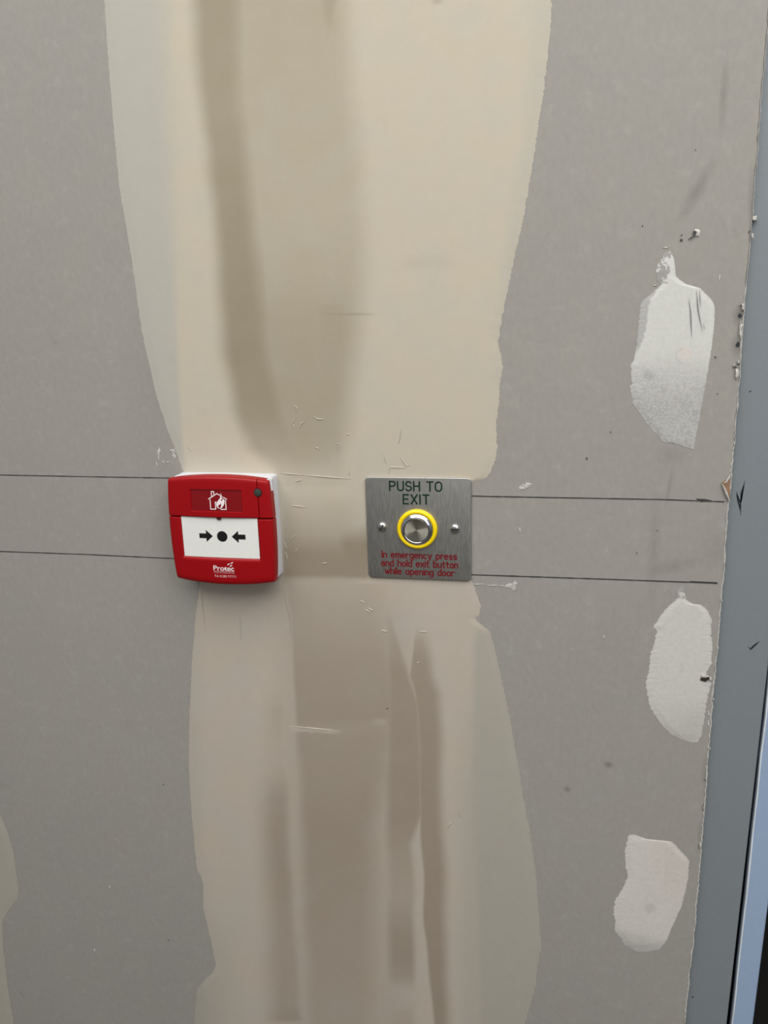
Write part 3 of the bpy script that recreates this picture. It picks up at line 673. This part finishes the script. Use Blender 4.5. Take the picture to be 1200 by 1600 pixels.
def cover(name, As, Bs, rr, mat, hole=None, parent=cp, low=WR+.2, recess=None, rec_d=.8, notch=None):
    """rounded plastic shell piece; rr = edge radii (left, right, bottom, top)"""
    a0, a1, b0, b1 = As[0], As[-1], Bs[0], Bs[-1]
    def drop(d, r):
        if r <= 0 or d >= r: return 0
        return r-math.sqrt(max(0, r*r-(r-d)**2))
    def hgt(a, b):
        w = WT+bulge(a, b)-drop(a-a0, rr[0])-drop(a1-a, rr[1])-drop(b-b0, rr[2])-drop(b1-b, rr[3])
        if hole: 
            hx0, hx1, hz0, hz1 = hole
            dx = max(hx0-a, a-hx1, 0); dz = max(hz0-b, b-hz1, 0); d = math.hypot(dx, dz)
            if d < 1.2: w -= 1.0*(1-d/1.2)
        if recess:
            x0, x1, z0, z1 = recess
            if x0-.01 <= a <= x1+.01 and z0-.01 <= b <= z1+.01: w -= rec_d
        return w
    mb = MB(); nb = len(Bs); 
    for a in As:
        for b in Bs: u, v = warp(a, b); mb.V.append(Vector((u*mm, -hgt(a, b)*mm, v*mm)))
    keep = {}
    for i in range(len(As)-1):
        for j in range(nb-1):
            ca, cb = (As[i]+As[i+1])/2, (Bs[j]+Bs[j+1])/2
            if hole and hole[0] < ca < hole[1] and hole[2] < cb < hole[3]: continue
            mb.F.append([i*nb+j, (i+1)*nb+j, (i+1)*nb+j+1, i*nb+j+1]); keep[(i, j)] = 1
    def skirt(seq, w):
        i0 = len(mb.V)
        for s_ in seq: v = mb.V[s_]; mb.V.append(Vector((v.x, -w*mm, v.z)))
        for q in range(len(seq)-1): mb.F.append([seq[q], seq[q+1], i0+q+1, i0+q])
    na = len(As)
    skirt([i*nb for i in range(na)], low); skirt([i*nb+nb-1 for i in range(na)], low); skirt(list(range(nb)), low); skirt([(na-1)*nb+j for j in range(nb)], low)
    if hole:
        ia = [i for i, a in enumerate(As) if hole[0]-.01 <= a <= hole[1]+.01]; jb = [j for j, b in enumerate(Bs) if hole[2]-.01 <= b <= hole[3]+.01]
        lw = WT-3.2
        skirt([i*nb+jb[0] for i in ia], lw); skirt([i*nb+jb[-1] for i in ia], lw); skirt([ia[0]*nb+j for j in jb], lw); skirt([ia[-1]*nb+j for j in jb], lw)
    return autosmooth(mb.build(name, mat, parent), 42)
SPLIT = 11.9
RC = (-23.6, 21.4, 17.2, 36.4)
def ins(L_, *v):
    s_ = sorted(set([round(x, 4) for x in L_]+[round(x, 4) for x in v])); return s_
Aup = ins(edges(-H, 35.0, 1.8, 24), RC[0], RC[0]+.35, RC[1], RC[1]-.35); Bup = ins(edges(SPLIT+.5, HZ, 1.8, 14), RC[2], RC[2]+.35, RC[3], RC[3]-.35)
upc = cover('upper_cover', Aup, Bup, (2.6, .35, .9, 2.6), M['red'], recess=(RC[0]+.3, RC[1]-.3, RC[2]+.3, RC[3]-.3))
cover('side_cover', edges(35.6, H, 1.8, 8), edges(SPLIT+.5, HZ, 1.8, 14), (.35, 2.6, .9, 2.6), M['red'])
HO = (-34.4, 33.2, -23.0, SPLIT-.5)
Alo = ins(edges(-H, H, 1.8, 30), HO[0], HO[0]-.6, HO[0]-1.2, HO[1], HO[1]+.6, HO[1]+1.2)
Blo = ins(edges(-HZ, SPLIT-.5, 1.2, 20), HO[2], HO[2]-.6, HO[2]-1.2)
cover('lower_cover', Alo, Blo, (2.6, 2.6, 3.0, .5), M['red'], hole=(HO[0], HO[1], HO[2], HO[3]+.5))
mb = MB(); mb.box(-(H-2.6)*mm, (H-2.6)*mm, -(WT-3.4)*mm, -(WR)*mm, -(HZ-5)*mm, (HZ-5)*mm); mb.build('inner_chassis', M['seam'], cp)
# recessed logo panel face
f = Flat(WT-.8+.06); f.wf = bulge
for i in range(12):
    a0 = RC[0]+.5+(RC[1]-RC[0]-1)*i/12; a1 = RC[0]+.5+(RC[1]-RC[0]-1)*(i+1)/12
    for j in range(4):
        b0 = RC[2]+.5+(RC[3]-RC[2]-1)*j/4; b1 = RC[2]+.5+(RC[3]-RC[2]-1)*(j+1)/4
        f.fill([(a0, b0), (a1, b0), (a1, b1), (a0, b1)])
f.build('logo_panel', M['darkred'], cp)
f = Flat(WT-.8+.16); f.wf = bulge
ox, oz = .5, 26.6
def q(x, z): return (ox+x*1.07, oz+z*1.08)
s1 = .78
f.stroke([q(-7.6, 1.2), q(-.6, 5.6), q(2.4, 4.1)], s1); f.stroke([q(5.4, 2.4), q(7.2, 1.4)], s1)
f.stroke([q(-4.9, 3.2), q(-4.9, 7.2), q(-2.9, 7.2), q(-2.9, 4.6)], s1)
f.stroke([q(-6.4, .6), q(-6.4, -6.6), q(-2.2, -6.6), q(-2.2, -1.0), q(-1.2, -1.0)], s1)
f.stroke([q(6.2, .6), q(6.2, -6.6), q(2.0, -6.6)], s1)
f.stroke([q(3.8, 3.2), q(5.0, 2.6)], .6)
hs = f.build('house_symbol', M['print'], cp); hs['label'] = 'white house on fire symbol'
f = Flat(WT-.8+.2); f.wf = bulge
fl_ = [(1.2, -6.3), (-.6, -5.4), (-1.5, -3.6), (-1.2, -1.4), (.4, .4), (1.9, 2.2), (2.5, 4.4), (2.7, 6.4), (3.5, 3.8), (3.3, 2.2), (4.9, 1.6), (5.4, .6), (5.2, -1.6), (4.4, -3.6), (3.0, -5.2)]
fb = Flat(WT-.8+.18+.04); fb.wf = bulge; fb.stroke([q(*p) for p in fl_+fl_[:1]], .9); fb.fill([q(*p) for p in fl_]); fb.build('flame_outline', M['darkred'], hs)
f.w = WT-.8+.34
f.fill([q(*p) for p in fl_]); f.build('flame_symbol', M['print'], hs)
f = Flat(WT-.8+.42); f.wf = bulge
f.fill([q(*p) for p in ((1.0, -5.9), (.0, -4.4), (.4, -3.2), (1.2, -3.0), (2.4, -1.6), (2.5, -3.4), (1.9, -4.8))]); f.fill([q(*p) for p in ((2.5, -.5), (2.8, 1.2), (4.3, 1.9), (3.9, .9))])
f.build('flame_cutout', M['darkred'], hs)
# indicator lens
mb = MB(); mb.lathe([(3.6*mm, (WT+.4)*mm), (3.6*mm, (WT+1.55)*mm), (3.0*mm, (WT+1.6)*mm)], 35.2*mm, 34.2*mm, 32); autosmooth(mb.build('indicator_rim', M['seam'], cp))
mb = MB(); mb.lathe([(2.95*mm, (WT+.4)*mm), (2.9*mm, (WT+1.9)*mm), (1.8*mm, (WT+2.2)*mm), (0, (WT+2.3)*mm)], 35.2*mm, 34.2*mm, 32); autosmooth(mb.build('indicator_lens', M['led'], cp), 60)
# white break element with arrows
EW = WT+.1
mb = MB()
def ew(x, z): return EW+1.2*(1-(x/H)**2)
nx_ = 24; fx = lins(HO[0]+.2, HO[1]-.2, nx_)
for a, b in zip(fx, fx[1:]): mb.poly([Vector((a*mm, -ew(a, 0)*mm, (HO[2]+.3)*mm)), Vector((b*mm, -ew(b, 0)*mm, (HO[2]+.3)*mm)), Vector((b*mm, -ew(b, 0)*mm, (SPLIT+.2)*mm)), Vector((a*mm, -ew(a, 0)*mm, (SPLIT+.2)*mm))])
mb.poly([Vector((a*mm, -ew(a, 0)*mm, (HO[2]+.3)*mm)) for a in fx]+[Vector((fx[-1]*mm, -(WT-3)*mm, (HO[2]+.3)*mm)), Vector((fx[0]*mm, -(WT-3)*mm, (HO[2]+.3)*mm))])
bmx = mb.build('break_element', M['whiteel'], cp); bmx['label'] = 'white press panel with black arrows'
f = Flat(0); f.wf = lambda x, z: EW+1.2*(1-(x/H)**2)+.12
ez = -4.1; ex_ = 1.4
f.disc(ex_, ez, 4.6, 40)
for s_ in (-1, 1):
    pts_ = [(s_*8.4, 0), (s_*14.2, 5.2), (s_*14.2, 2.1), (s_*20.4, 2.1), (s_*20.4, -2.1), (s_*14.2, -2.1), (s_*14.2, -5.2)]
    tri = [pts_[0], pts_[1], pts_[6]]; f.fill([(ex_+x, ez+z) for x, z in tri]); f.fill([(ex_+x, ez+z) for x, z in pts_[2:6]])
f.build('arrow_symbol', M['black'], bmx)
mb = MB(); mb.slab([Vector(((x+.1)*mm, -(WT+2.4)*mm, z*mm)) for x, z in ((-2.2, SPLIT+.6), (2.2, SPLIT+.6), (1.5, SPLIT-1.4), (-1.5, SPLIT-1.4))], [Vector(((x+.1)*mm, -(WT)*mm, z*mm)) for x, z in ((-2.2, SPLIT+.6), (2.2, SPLIT+.6), (1.5, SPLIT-1.4), (-1.5, SPLIT-1.4))])
mb.build('test_key_notch', M['seam'], cp)
# maker's print on the lower rail
tb = lambda x, z: bulge(x, z)
TW = WT+.14
l1 = font_text('Protec', -8.1, -33.9, 4.5, 18.4, TW, M['print'], 'lettering', cp, .018, tb); l1['label'] = 'white bold lettering'
l2 = font_text('Protec Fire Detection plc', -8.0, -36.5, 1.4, 18.6, TW, M['printpink'], 'lettering', cp, 0, tb)
l3 = font_text('Tel: 01282 717171', -7.8, -39.8, 2.1, 19.2, TW, M['printpink'], 'lettering', cp, .014, tb)
f = Flat(TW); f.wf = tb
f.stroke([(-8.0, -34.6), (10.3, -34.6)], .22, False)
for x, z in ((5.7, -27.9), (8.7, -26.6), (7.8, -29.2)): f.fill([(x-1.2, z-1.0), (x-.9, z+.1), (x+1.2, z+1.0), (x+.9, z-.1)])
f.build('logo_mark', M['print'], cp)

# ------------------------------------------------------------------ light
def area(name, loc, rot, size, size_y, power, col):
    L = bpy.data.lights.new(name, 'AREA'); L.shape = 'RECTANGLE'; L.size = size; L.size_y = size_y; L.energy = power; L.color = col
    o = bpy.data.objects.new(name, L); C.objects.link(o); o.location = loc; o.rotation_euler = rot; return o
area('ceiling_light', (.12, -1.02, 2.45), (0, 0, 0), 2.2, 1.5, 44, (1, .99, .965))
area('window_daylight', (1.5, -1.9, 2.2), (math.radians(82), 0, math.radians(38)), 1.0, 1.2, 9, (.93, .96, 1))
wd = bpy.data.worlds.new('World'); bpy.context.scene.world = wd; wd.use_nodes = True; t = wd.node_tree
tc = t.nodes.new('ShaderNodeTexCoord'); sx_ = t.nodes.new('ShaderNodeSeparateXYZ'); rp = t.nodes.new('ShaderNodeValToRGB')
t.links.new(tc.outputs['Generated'], sx_.inputs[0]); mr = t.nodes.new('ShaderNodeMapRange'); mr.inputs[1].default_value = -1
t.links.new(sx_.outputs[2], mr.inputs[0]); t.links.new(mr.outputs[0], rp.inputs[0])
rp.color_ramp.elements[0].position = .3; rp.color_ramp.elements[0].color = (.30, .28, .25, 1)
rp.color_ramp.elements[1].position = .62; rp.color_ramp.elements[1].color = (.95, .97, 1, 1)
t.links.new(rp.outputs[0], t.nodes['Background'].inputs[0]); t.nodes['Background'].inputs[1].default_value = .30
vs = bpy.context.scene.view_settings; vs.view_transform = 'Standard'; vs.look = 'None'; vs.gamma = 1; vs.use_curve_mapping = False; vs.exposure = 0
